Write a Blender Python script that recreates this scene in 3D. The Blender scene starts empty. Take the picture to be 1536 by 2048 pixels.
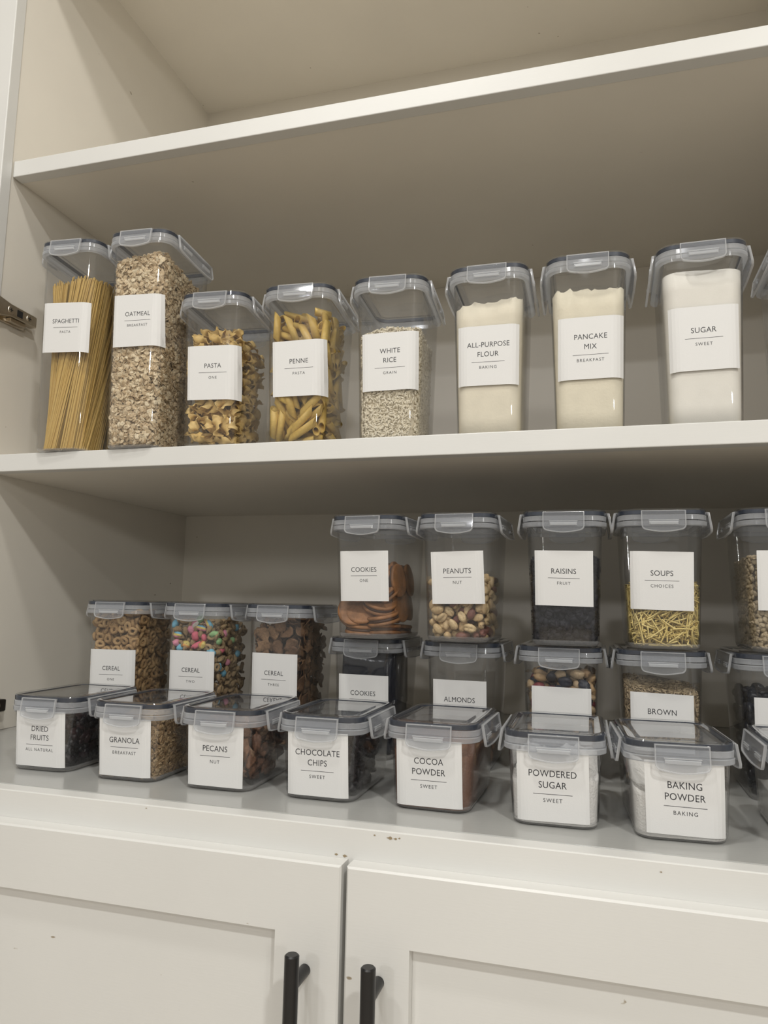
import bpy, math, random
import numpy as np
from mathutils import Matrix, Vector, noise

S = bpy.context.scene
COL = S.collection
RNG = np.random.default_rng(7)
random.seed(7)

# ------------------------------------------------------------------ camera
def cam_axes(yaw, pitch, roll):
    cy, sy = math.cos(yaw), math.sin(yaw)
    f = Vector((-sy, cy, 0)); r = Vector((cy, sy, 0)); u = Vector((0, 0, 1))
    f2 = f*math.cos(pitch)+u*math.sin(pitch); u2 = -f*math.sin(pitch)+u*math.cos(pitch)
    r3 = r*math.cos(roll)+u2*math.sin(roll); u3 = -r*math.sin(roll)+u2*math.cos(roll)
    return r3, u3, f2
cd = bpy.data.cameras.new('camera'); cam = bpy.data.objects.new('camera', cd); COL.objects.link(cam)
r3, u3, f2 = cam_axes(0.2852, 0.1247, 0.0205)
cam.matrix_world = Matrix(((r3.x, u3.x, -f2.x, 0.8513), (r3.y, u3.y, -f2.y, -0.8453), (r3.z, u3.z, -f2.z, 0.1964), (0, 0, 0, 1)))
cd.sensor_fit = 'HORIZONTAL'; cd.sensor_width = 36; cd.lens = 1465.3/1536*36; cd.clip_start = 0.01
S.camera = cam

# ------------------------------------------------------------------ world, lights, exposure
S.view_settings.view_transform = 'Standard'; S.view_settings.look = 'None'
S.view_settings.exposure = 0.0; S.view_settings.gamma = 1.0; S.view_settings.use_curve_mapping = False
w = bpy.data.worlds.new('room_light'); S.world = w; w.use_nodes = True
bg = w.node_tree.nodes['Background']; bg.inputs[0].default_value = (1.0, 0.965, 0.89, 1); bg.inputs[1].default_value = 0.38
def lamp(name, loc, size, watts, color, target=None, shape='DISK'):
    l = bpy.data.lights.new(name, 'AREA'); l.shape = shape; l.size = size; l.energy = watts; l.color = color
    o = bpy.data.objects.new(name, l); COL.objects.link(o); o.location = loc
    if target is not None:
        o.rotation_euler = (Vector(target)-Vector(loc)).to_track_quat('-Z', 'Y').to_euler()
    return o
WARM = (1.0, 0.98, 0.93)
lamp('ceiling_or_fill_light', (0.50, -0.72, 1.83), 0.16, 10.5, WARM)
lamp('ceiling_or_fill_light', (1.70, -1.60, 1.83), 0.16, 27.0, (1.0, 0.995, 0.96))
lamp('ceiling_or_fill_light', (0.05, -1.60, 1.83), 0.16, 11.0, (1.0, 0.995, 0.96))  # added fill, unseen: brightens the left end of the shelf edges
lamp('ceiling_or_fill_light', (0.90, -3.0, 1.83), 0.16, 17.0, (1.0, 0.995, 0.97))  # added fill behind the camera, brightens floor and cabinet fronts
lamp('ceiling_or_fill_light', (-0.35, -4.6, 1.83), 0.20, 26.0, (0.98, 0.98, 1.0), (0.6, 0, 0.2))
lamp('ceiling_or_fill_light', (3.4, -3.6, 1.0), 0.30, 18.0, WARM, (0.2, 0, 0.5))  # low side light for an unseen far source, not on the ceiling
c = S.cycles
c.max_bounces = 10; c.diffuse_bounces = 4; c.glossy_bounces = 3; c.transmission_bounces = 4
c.transparent_max_bounces = 40; c.caustics_reflective = False; c.caustics_refractive = False
c.sample_clamp_indirect = 4.0

# ------------------------------------------------------------------ materials
def mat(name):
    m = bpy.data.materials.new(name); m.use_nodes = True
    nt = m.node_tree; b = nt.nodes.get('Principled BSDF')
    return m, nt, b
def nd(nt, t, **kw):
    n = nt.nodes.new(t)
    for k, v in kw.items(): setattr(n, k, v)
    return n
def simple(name, col, rough=0.5, metal=0.0, bump=0.0, bscale=200, var=0.0, spec=0.5, vscale=6):
    m, nt, b = mat(name)
    b.inputs['Base Color'].default_value = (*col, 1); b.inputs['Roughness'].default_value = rough
    b.inputs['Metallic'].default_value = metal; b.inputs['Specular IOR Level'].default_value = spec
    tc = nd(nt, 'ShaderNodeTexCoord')
    if bump:
        n = nd(nt, 'ShaderNodeTexNoise'); n.inputs['Scale'].default_value = bscale; n.inputs['Detail'].default_value = 3
        nt.links.new(tc.outputs['Object'], n.inputs['Vector'])
        bp = nd(nt, 'ShaderNodeBump'); bp.inputs['Strength'].default_value = bump; bp.inputs['Distance'].default_value = 0.002
        nt.links.new(n.outputs['Fac'], bp.inputs['Height']); nt.links.new(bp.outputs[0], b.inputs['Normal'])
    if var:
        n = nd(nt, 'ShaderNodeTexNoise'); n.inputs['Scale'].default_value = vscale; n.inputs['Detail'].default_value = 4
        nt.links.new(tc.outputs['Object'], n.inputs['Vector'])
        r = nd(nt, 'ShaderNodeValToRGB')
        r.color_ramp.elements[0].position = 0.3; r.color_ramp.elements[1].position = 0.7
        r.color_ramp.elements[0].color = (*[x*(1-var) for x in col], 1); r.color_ramp.elements[1].color = (*[min(1, x*(1+var)) for x in col], 1)
        nt.links.new(n.outputs['Fac'], r.inputs[0]); nt.links.new(r.outputs[0], b.inputs['Base Color'])
    return m
def pieces(name, cols, rough=0.6, bump=0.3, bscale=400, detail=0.25, spec=0.4, trans=0.0):
    """each piece takes its own colour from the list (object random + island random), with a fine grain"""
    m, nt, b = mat(name)
    oi = nd(nt, 'ShaderNodeObjectInfo'); ge = nd(nt, 'ShaderNodeNewGeometry')
    ad = nd(nt, 'ShaderNodeMath', operation='ADD'); fr = nd(nt, 'ShaderNodeMath', operation='FRACT')
    nt.links.new(oi.outputs['Random'], ad.inputs[0]); nt.links.new(ge.outputs['Random Per Island'], ad.inputs[1]); nt.links.new(ad.outputs[0], fr.inputs[0])
    rp = nd(nt, 'ShaderNodeValToRGB'); rp.color_ramp.interpolation = 'LINEAR' if len(cols) < 4 else 'CONSTANT'
    el = rp.color_ramp.elements
    while len(el) < len(cols): el.new(0.5)
    for i, cc in enumerate(cols):
        el[i].position = i/(len(cols)-1 if len(cols) < 4 else len(cols)); el[i].color = (*cc, 1)
    nt.links.new(fr.outputs[0], rp.inputs[0])
    tc = nd(nt, 'ShaderNodeTexCoord'); n = nd(nt, 'ShaderNodeTexNoise'); n.inputs['Scale'].default_value = bscale; n.inputs['Detail'].default_value = 3
    nt.links.new(tc.outputs['Object'], n.inputs['Vector'])
    mr = nd(nt, 'ShaderNodeMapRange'); mr.inputs[1].default_value = 0.3; mr.inputs[2].default_value = 0.7
    mr.inputs[3].default_value = 1-detail; mr.inputs[4].default_value = 1+detail*0.5
    nt.links.new(n.outputs['Fac'], mr.inputs[0])
    mx = nd(nt, 'ShaderNodeVectorMath', operation='SCALE'); nt.links.new(rp.outputs[0], mx.inputs[0]); nt.links.new(mr.outputs[0], mx.inputs['Scale'])
    nt.links.new(mx.outputs[0], b.inputs['Base Color'])
    b.inputs['Roughness'].default_value = rough; b.inputs['Specular IOR Level'].default_value = spec
    if bump:
        bp = nd(nt, 'ShaderNodeBump'); bp.inputs['Strength'].default_value = bump; bp.inputs['Distance'].default_value = 0.0006
        nt.links.new(n.outputs['Fac'], bp.inputs['Height']); nt.links.new(bp.outputs[0], b.inputs['Normal'])
    return m
def plastic(name, haze, hazecol, tint, rough, f0=0.045, gain=0.9):
    """thin clear plastic: straight-through transparency, schlick reflection, a little milky scatter"""
    m = bpy.data.materials.new(name); m.use_nodes = True; nt = m.node_tree; nt.nodes.clear()
    out = nd(nt, 'ShaderNodeOutputMaterial')
    tr = nd(nt, 'ShaderNodeBsdfTransparent'); tr.inputs[0].default_value = (*tint, 1)
    df = nd(nt, 'ShaderNodeBsdfDiffuse'); df.inputs[0].default_value = (*hazecol, 1)
    tl = nd(nt, 'ShaderNodeBsdfTranslucent'); tl.inputs[0].default_value = (*hazecol, 1)
    dm = nd(nt, 'ShaderNodeMixShader'); dm.inputs[0].default_value = 0.45
    nt.links.new(df.outputs[0], dm.inputs[1]); nt.links.new(tl.outputs[0], dm.inputs[2])
    lw = nd(nt, 'ShaderNodeLayerWeight'); lw.inputs[0].default_value = 0.5
    hm = nd(nt, 'ShaderNodeMath', operation='MULTIPLY_ADD'); nt.links.new(lw.outputs['Facing'], hm.inputs[0])
    hm.inputs[1].default_value = haze*1.2; hm.inputs[2].default_value = haze; hm.use_clamp = True
    m1 = nd(nt, 'ShaderNodeMixShader'); nt.links.new(hm.outputs[0], m1.inputs[0]); nt.links.new(tr.outputs[0], m1.inputs[1]); nt.links.new(dm.outputs[0], m1.inputs[2])
    pw = nd(nt, 'ShaderNodeMath', operation='POWER'); pw.inputs[1].default_value = 5; nt.links.new(lw.outputs['Facing'], pw.inputs[0])
    ma = nd(nt, 'ShaderNodeMath', operation='MULTIPLY_ADD'); ma.inputs[1].default_value = gain; ma.inputs[2].default_value = f0; nt.links.new(pw.outputs[0], ma.inputs[0])
    gl = nd(nt, 'ShaderNodeBsdfGlossy'); gl.inputs['Roughness'].default_value = rough
    m2 = nd(nt, 'ShaderNodeMixShader'); nt.links.new(ma.outputs[0], m2.inputs[0]); nt.links.new(m1.outputs[0], m2.inputs[1]); nt.links.new(gl.outputs[0], m2.inputs[2])
    nt.links.new(m2.outputs[0], out.inputs[0])
    return m

def paint(name, col, rough, spots=0.0):
    m, nt, b = mat(name)
    tc = nd(nt, 'ShaderNodeTexCoord')
    n1 = nd(nt, 'ShaderNodeTexNoise'); n1.inputs['Scale'].default_value = 3.5; n1.inputs['Detail'].default_value = 5
    nt.links.new(tc.outputs['Object'], n1.inputs['Vector'])
    r = nd(nt, 'ShaderNodeValToRGB'); r.color_ramp.elements[0].position = .3; r.color_ramp.elements[1].position = .7
    r.color_ramp.elements[0].color = (*[x*.955 for x in col], 1); r.color_ramp.elements[1].color = (*[min(1, x*1.03) for x in col], 1)
    nt.links.new(n1.outputs['Fac'], r.inputs[0])
    # rare small chips and scuffs
    mp = nd(nt, 'ShaderNodeMapping'); mp.inputs['Scale'].default_value = (1, 1, 1.8); nt.links.new(tc.outputs['Object'], mp.inputs['Vector'])
    n2 = nd(nt, 'ShaderNodeTexNoise'); n2.inputs['Scale'].default_value = 55; n2.inputs['Detail'].default_value = 2
    nt.links.new(mp.outputs[0], n2.inputs['Vector'])
    r2 = nd(nt, 'ShaderNodeValToRGB'); r2.color_ramp.elements[0].position = .775; r2.color_ramp.elements[1].position = .80
    r2.color_ramp.elements[0].color = (0, 0, 0, 1); r2.color_ramp.elements[1].color = (1, 1, 1, 1)
    nt.links.new(n2.outputs['Fac'], r2.inputs[0])
    mx = nd(nt, 'ShaderNodeMix', data_type='RGBA'); nt.links.new(r2.outputs[0], mx.inputs['Factor']); nt.links.new(r.outputs[0], mx.inputs['A'])
    mx.inputs['B'].default_value = (.30, .25, .18, 1)
    nt.links.new(mx.outputs['Result'], b.inputs['Base Color'])
    b.inputs['Roughness'].default_value = rough
    # brush-stroke relief
    m3 = nd(nt, 'ShaderNodeMapping'); m3.inputs['Scale'].default_value = (12, 60, 160); nt.links.new(tc.outputs['Object'], m3.inputs['Vector'])
    n3 = nd(nt, 'ShaderNodeTexNoise'); n3.inputs['Scale'].default_value = 4; n3.inputs['Detail'].default_value = 4; nt.links.new(m3.outputs[0], n3.inputs['Vector'])
    bp = nd(nt, 'ShaderNodeBump'); bp.inputs['Strength'].default_value = .07; bp.inputs['Distance'].default_value = .0008
    nt.links.new(n3.outputs['Fac'], bp.inputs['Height']); nt.links.new(bp.outputs[0], b.inputs['Normal'])
    return m

PAINT = paint('white_cabinet_paint', (.665, .66, .637), .38)
PAINT_BOUNCE = paint('interior_paint_bounce_tint', (.775, .735, .66), .34)  # same white paint; warm bounce light is put into this colour
PAINT_TOP = paint('counter_paint', (.38, .38, .365), .20)
CLEAR = plastic('clear_plastic', .016, (.66, .67, .68), (.975, .975, .975), .03)
LIDC = plastic('lid_clear_plastic', .022, (.70, .71, .74), (.955, .96, .965), .03, f0=.06, gain=1.35)
FROST = plastic('frosted_plastic', .27, (.84, .86, .90), (.93, .94, .95), .12, f0=.05)
BASEP = plastic('thick_base_plastic', .16, (.80, .80, .80), (.96, .96, .96), .05)
EDGE = plastic('plastic_edge_gleam', .42, (.84, .85, .87), (.93, .94, .95), .10, f0=.06)  # whiter haze paints bright reflections on clip borders and slots
CLIPM = plastic('clip_plastic', .11, (.82, .85, .90), (.955, .96, .97), .05, f0=.06)
GASKET = simple('navy_silicone', (.018, .026, .045), .45)
PAPER = simple('label_paper', (.68, .675, .665), .55, bump=.05, bscale=900)
INK = simple('label_ink', (.02, .02, .025), .6)
BLACK = simple('black_metal', (.006, .006, .007), .32, metal=.0, spec=.5)
NICKEL = simple('worn_nickel', (.62, .56, .47), .32, metal=1.0, var=.12, vscale=60)
HOLE_SHADE = simple('recess_shade', (.01, .01, .01), .8)  # near-black painted in as the shade inside the hinge slots

# ------------------------------------------------------------------ mesh helpers
def mesh_np(name, V, F, m=None, smooth=True):
    """V (n,3) array, F list of tuples or array (all same size)"""
    me = bpy.data.meshes.new(name)
    if isinstance(F, np.ndarray):
        k = F.shape[1]; me.vertices.add(len(V)); me.vertices.foreach_set('co', np.asarray(V, np.float32).ravel())
        me.loops.add(F.size); me.loops.foreach_set('vertex_index', F.astype(np.int32).ravel())
        me.polygons.add(len(F)); me.polygons.foreach_set('loop_start', np.arange(0, F.size, k, dtype=np.int32))
        me.update(calc_edges=True)
    else:
        me.from_pydata([tuple(v) for v in V], [], [tuple(f) for f in F]); me.update()
    if smooth: me.polygons.foreach_set('use_smooth', np.ones(len(me.polygons), bool))
    if m: me.materials.append(m)
    return me
def ob(name, me, parent=None, loc=None, M=None, **props):
    o = bpy.data.objects.new(name, me); COL.objects.link(o)
    if parent is not None: o.parent = parent
    if M is not None: o.matrix_world = M
    if loc is not None: o.location = loc
    for k, v in props.items(): o[k] = v
    return o
def thing(name, label, cat, M=None, loc=(0, 0, 0), group=None, **kw):
    o = bpy.data.objects.new(name, None); COL.objects.link(o); o.empty_display_size = .02
    if M is not None: o.matrix_world = M
    else: o.location = loc
    o['label'] = label; o['category'] = cat
    if group: o['group'] = group
    for k, v in kw.items(): o[k] = v
    return o
class MB:
    def __init__(s): s.v = []; s.f = []
    def add(s, V, F):
        b = len(s.v); s.v += [tuple(x) for x in V]; s.f += [tuple(i+b for i in f) for f in F]; return s
    def box(s, x0, x1, y0, y1, z0, z1, bev=0.0):
        if bev <= 0:
            V = [(x, y, z) for x in (x0, x1) for y in (y0, y1) for z in (z0, z1)]
            F = [(0, 1, 3, 2), (4, 6, 7, 5), (0, 4, 5, 1), (2, 3, 7, 6), (0, 2, 6, 4), (1, 5, 7, 3)]
            return s.add(V, F)
        import bmesh
        bm = bmesh.new(); bmesh.ops.create_cube(bm, size=1)
        for v in bm.verts: v.co = Vector(((x0+x1)/2+v.co.x*(x1-x0), (y0+y1)/2+v.co.y*(y1-y0), (z0+z1)/2+v.co.z*(z1-z0)))
        bmesh.ops.bevel(bm, geom=bm.edges[:], offset=bev, segments=2, affect='EDGES', profile=.5)
        bm.verts.index_update(); V = [v.co[:] for v in bm.verts]; F = [[v.index for v in f.verts] for f in bm.faces]; bm.free()
        return s.add(V, F)
    def cyl(s, p, q, r, n=16, cap=0.0):
        p, q = Vector(p), Vector(q); d = (q-p).normalized(); a = d.orthogonal().normalized(); b = d.cross(a)
        st = [(p, 0.0)] if cap <= 0 else []
        L = (q-p).length
        prof = [(0, r), (L, r)] if cap <= 0 else [(0, r-cap), (cap, r), (L-cap, r), (L, r-cap)]
        V = []; F = []
        for t, rr in prof:
            for i in range(n):
                an = 2*math.pi*i/n; V.append(p+d*t+(a*math.cos(an)+b*math.sin(an))*rr)
        for k in range(len(prof)-1):
            for i in range(n): F.append((k*n+i, k*n+(i+1) % n, (k+1)*n+(i+1) % n, (k+1)*n+i))
        F.append(tuple(range(n))[::-1]); F.append(tuple(range((len(prof)-1)*n, len(prof)*n)))
        return s.add(V, F)
    def me(s, name, m, smooth=False):
        me = mesh_np(name, s.v, s.f, m, smooth); return me
def rr(w, l, r, z, n=6, inset=0.0):
    """rounded rectangle ring, centred"""
    w, l, r = w/2-inset, l/2-inset, max(r-inset, .0005); P = []
    for cx, cy, a0 in ((w-r, l-r, 0), (-(w-r), l-r, 90), (-(w-r), -(l-r), 180), (w-r, -(l-r), 270)):
        for i in range(n+1):
            a = math.radians(a0+90*i/n); P.append((cx+r*math.cos(a), cy+r*math.sin(a), z))
    return P
def loft(rings, cap0=True, cap1=True, closed=False):
    V = [p for r in rings for p in r]; n = len(rings[0]); F = []
    m = len(rings)
    for k in range(m if closed else m-1):
        a, b = k*n, ((k+1) % m)*n
        for i in range(n): F.append((a+i, a+(i+1) % n, b+(i+1) % n, b+i))
    if not closed:
        if cap0: F.append(tuple(range(n))[::-1])
        if cap1: F.append(tuple(range((m-1)*n, m*n)))
    return V, F
def autosmooth(me, ang=40):
    import bmesh
    bm = bmesh.new(); bm.from_mesh(me); t = math.radians(ang)
    for e in bm.edges: e.smooth = len(e.link_faces) == 2 and e.calc_face_angle(0) < t
    bm.normal_update(); bm.to_mesh(me); bm.free()
    me.polygons.foreach_set('use_smooth', np.ones(len(me.polygons), bool))
    return me

# ------------------------------------------------------------------ room
def flat(name, x0, x1, y0, y1, z0, z1, m):
    return ob(name, MB().box(x0, x1, y0, y1, z0, z1).me(name, m), kind='structure')
flat('floor', -3, 5, -6, .62, -.97, -.92, simple('floor_boards', (.62, .55, .46), .4, var=.1))
flat('ceiling', -3, 5, -6, .62, 1.86, 1.90, simple('ceiling_paint', (.80, .79, .77), .8))
flat('wall_back', -3, 5, .562, .62, -.92, 1.86, simple('wall_paint', (.70, .68, .64), .8))
# ------------------------------------------------------------------ cabinet
XR = 1.170; DB = .546; ZC = 1.317
cab = thing('pantry_cabinet', 'white painted built-in pantry cabinet with open shelves above the counter', 'cabinet', loc=(0, 0, 0))
def part(name, mb, m, parent, smooth=False, **kw):
    me = mb.me(name, m)
    return ob(name, me, parent, **kw)
part('side_panel', MB().box(-.03, -.0022, -.0018, DB+.012, 0.0004, ZC+.02), PAINT_BOUNCE, cab)
part('side_panel', MB().box(XR, XR+.03, -.0018, DB+.012, 0.0004, ZC+.02), PAINT_BOUNCE, cab)
part('back_panel', MB().box(-.0022, XR, DB, DB+.012, 0.0004, ZC+.02), PAINT_BOUNCE, cab)
part('top_panel', MB().box(-.0022, XR, -.0018, DB, ZC, ZC+.02), PAINT_BOUNCE, cab)
part('stile', MB().box(-.06, 0, -.0214, -.0018, 0.0004, ZC+.09, .0012), PAINT, cab)
part('stile', MB().box(XR-.004, XR+.06, -.0214, -.0018, 0.0004, ZC+.09, .0012), PAINT, cab)
part('top_rail', MB().box(0, XR-.004, -.0214, -.0018, 1.255, ZC+.09, .0012), PAINT, cab)

def shelf(z0, z1, label, lip):
    t = thing('shelf', label, 'shelf', loc=(0, 0, z0))
    ob('board', MB().box(-.0018, XR-.0004, .0192, DB-.0004, lip, z1-z0-.0008).me('board', PAINT_BOUNCE), t)
    ob('nosing', MB().box(.0004, XR-.0044, 0, .019, 0, z1-z0, .0011).me('nosing', PAINT), t)
    return t
shelf(.8328, .8585, 'white painted wooden shelf with a thick front edge above the tall jars', .0022)
shelf(.3745, .4000, 'white painted wooden shelf carrying the flour, sugar, pasta and oatmeal jars', .0006)

ct = thing('countertop', 'grey-white glossy painted countertop under the stacked jars', 'countertop', loc=(0, 0, 0))
ob('slab', MB().box(-.5, 1.6, -.1816, DB+.012, -.02, 0, .0007).me('slab', PAINT_TOP), ct)

base = thing('base_cabinet', 'white painted base cabinet with two panelled doors and black bar handles', 'cabinet', loc=(0, 0, 0))
ob('top_rail', MB().box(-.5, 1.6, -.2014, -.1820, -.06, -.0004, .0010).me('top_rail', PAINT), base)
ch = MB()
for cx_, cz_, s_ in ((.6741, -.0056, .0016), (.6790, -.0058, .0010), (.6825, -.0050, .0007), (.6600, -.0046, .0007), (.8953, -.0081, .0006), (.625, -.0245, .0011), (.633, -.0250, .0014), (.43, -.0035, .0005)):
    P_ = [(cx_+s_*(1+.35*math.sin(i*2.4+cx_*90))*math.cos(i*math.pi/4)*1.5, -.2017, cz_+s_*.7*(1+.3*math.cos(i*3.1))*math.sin(i*math.pi/4)) for i in range(8)]
    V_, F_ = loft([P_, [(x, -.2012, z) for x, y, z in P_]]); ch.add(V_, F_)
ob('paint_chips', ch.me('paint_chips', simple('bare_wood', (.27, .21, .13), .8)), base, kind='stuff', label='small brown chips in the white paint')
ob('center_stile', MB().box(.615, .662, -.2012, -.1822, -.80, -.0604).me('center_stile', PAINT), base)
ob('carcass', MB().box(-.5, 1.6, -.1816, DB, -.82, -.0204).me('carcass', PAINT), base)
def door(x0, x1, px0, px1, hx):
    ZT, ZB, YF, YB = -.0270, -.80, -.2204, -.2016
    mb = MB()
    r = .0016
    # frame: outer skin with softened edges, inner reveal
    outerB = [(x0, YB, ZB), (x1, YB, ZB), (x1, YB, ZT), (x0, YB, ZT)]
    outerM = [(x0, YF+r, ZB), (x1, YF+r, ZB), (x1, YF+r, ZT), (x0, YF+r, ZT)]
    outerF = [(x0+r, YF, ZB+r), (x1-r, YF, ZB+r), (x1-r, YF, ZT-r), (x0+r, YF, ZT-r)]
    zp = -.0862
    innF = [(px0, YF, ZB+.06), (px1, YF, ZB+.06), (px1, YF, zp), (px0, YF, zp)]
    innM = [(px0+.0008, YF+.0078, ZB+.0608), (px1-.0008, YF+.0078, ZB+.0608), (px1-.0008, YF+.0078, zp-.0008), (px0+.0008, YF+.0078, zp-.0008)]
    innB = [(px0+.0008, YB, ZB+.0608), (px1-.0008, YB, ZB+.0608), (px1-.0008, YB, zp-.0008), (px0+.0008, YB, zp-.0008)]
    V, F = loft([outerB, outerM, outerF, innF, innM, innB], closed=True)
    mb.add(V, F)
    d = ob('door', mb.me('door', PAINT), base)
    ob('recessed_panel', MB().box(px0+.0009, px1-.0009, YF+.0080, YB-.0002, ZB+.0609, zp-.0009).me('recessed_panel', PAINT), d)
    h = MB().cyl((hx, -.2504, -.26), (hx, -.2504, -.0895), .0061, 20, .0012)
    h.cyl((hx, YF-.0001, -.1145), (hx, -.2504, -.1145), .0050, 16)
    h.cyl((hx, YF-.0001, -.235), (hx, -.2504, -.235), .0050, 16)
    ob('handle', autosmooth(h.me('handle', BLACK)), d, label='black bar handle')
door(-.005, .6362, .055, .5772, .6062)
door(.6412, 1.29, .6974, 1.23, .6716)

# ------------------------------------------------------------------ hinges on the left side
def hinge(z, y1, label, m):
    t = thing('cabinet_hinge', label, 'hinge', loc=(0, 0, z))
    # mounting plate, arm body (tapering into the wide cup arm), lever underneath
    mb = MB().box(-.0021, .0040, -.008, y1-.012, -.0165, .0110, .0008)
    ob('mounting_plate', autosmooth(mb.me('mounting_plate', m)), t)
    prof = [(-.075, .020, -.028, .004, .0155), (-.040, .018, -.022, .004, .0158), (-.012, .0125, -.0135, .0042, .016),
            (.004, .0098, -.0092, .0042, .016), (y1-.003, .0086, -.0092, .0042, .016), (y1, .0080, -.0086, .0048, .0152)]
    R = [[(xa, y, zb), (xb-.0012, y, zb), (xb, y, zb+.0012), (xb, y, zt-.0012), (xb-.0012, y, zt), (xa, y, zt)] for y, zt, zb, xa, xb in prof]
    V, F = loft(R); a = ob('arm', autosmooth(MB().add(V, F).me('arm', m), 25), t)
    ob('lever', MB().box(.0042, .0120, .008, y1-.018, -.0150, -.0094, .0006).me('lever', m), a)
    for yy in (.0035, .0405):
        s = MB().cyl((.0150, yy, 0), (.0166, yy, 0), .0061, 20, .0006)
        ring = ob('screw', autosmooth(s.me('screw', NICKEL)), t)
        x = MB().box(.0164, .0168, yy-.0032, yy+.0032, -.0006, .0006).box(.0164, .0168, yy-.0006, yy+.0006, -.0032, .0032)
        ob('cross_slot', x.me('cross_slot', HOLE_SHADE), ring)
    ob('square_slot', MB().box(.0150, .0162, .0155, .0265, -.0052, .0052).me('square_slot', HOLE_SHADE), t)
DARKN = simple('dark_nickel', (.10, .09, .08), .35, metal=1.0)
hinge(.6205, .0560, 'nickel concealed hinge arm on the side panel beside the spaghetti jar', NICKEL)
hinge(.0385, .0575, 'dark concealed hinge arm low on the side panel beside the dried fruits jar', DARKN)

# ------------------------------------------------------------------ jars
TYPES = {  # total height, top w,l ; bottom w,l
    'T': dict(h=.2830, wt=.0845, lt=.1290, wb=.0755, lb=.1200, i0=.0085),
    'L': dict(h=.1937, wt=.0845, lt=.1290, wb=.0745, lb=.1190, i0=.0085),
    'm': dict(h=.1530, wt=.0845, lt=.1290, wb=.0745, lb=.1190, i0=.0085),
    'S': dict(h=.0858, wt=.0855, lt=.1345, wb=.0785, lb=.1300, i0=.0075)}
for _k in ('T', 'L'): TYPES[_k+'u'] = dict(TYPES[_k], h=TYPES[_k]['h']+(.4-.1964)*(1-1/1.05))
RC = .0165
CEN = .0730      # from clip plane back to jar centre
def dims(T, z):
    hb = T['h']-.0185; t = min(1, max(0, z/hb))
    return T['wb']+(T['wt']-T['wb'])*t, T['lb']+(T['lt']-T['lb'])*t
SHARED = {}
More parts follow.
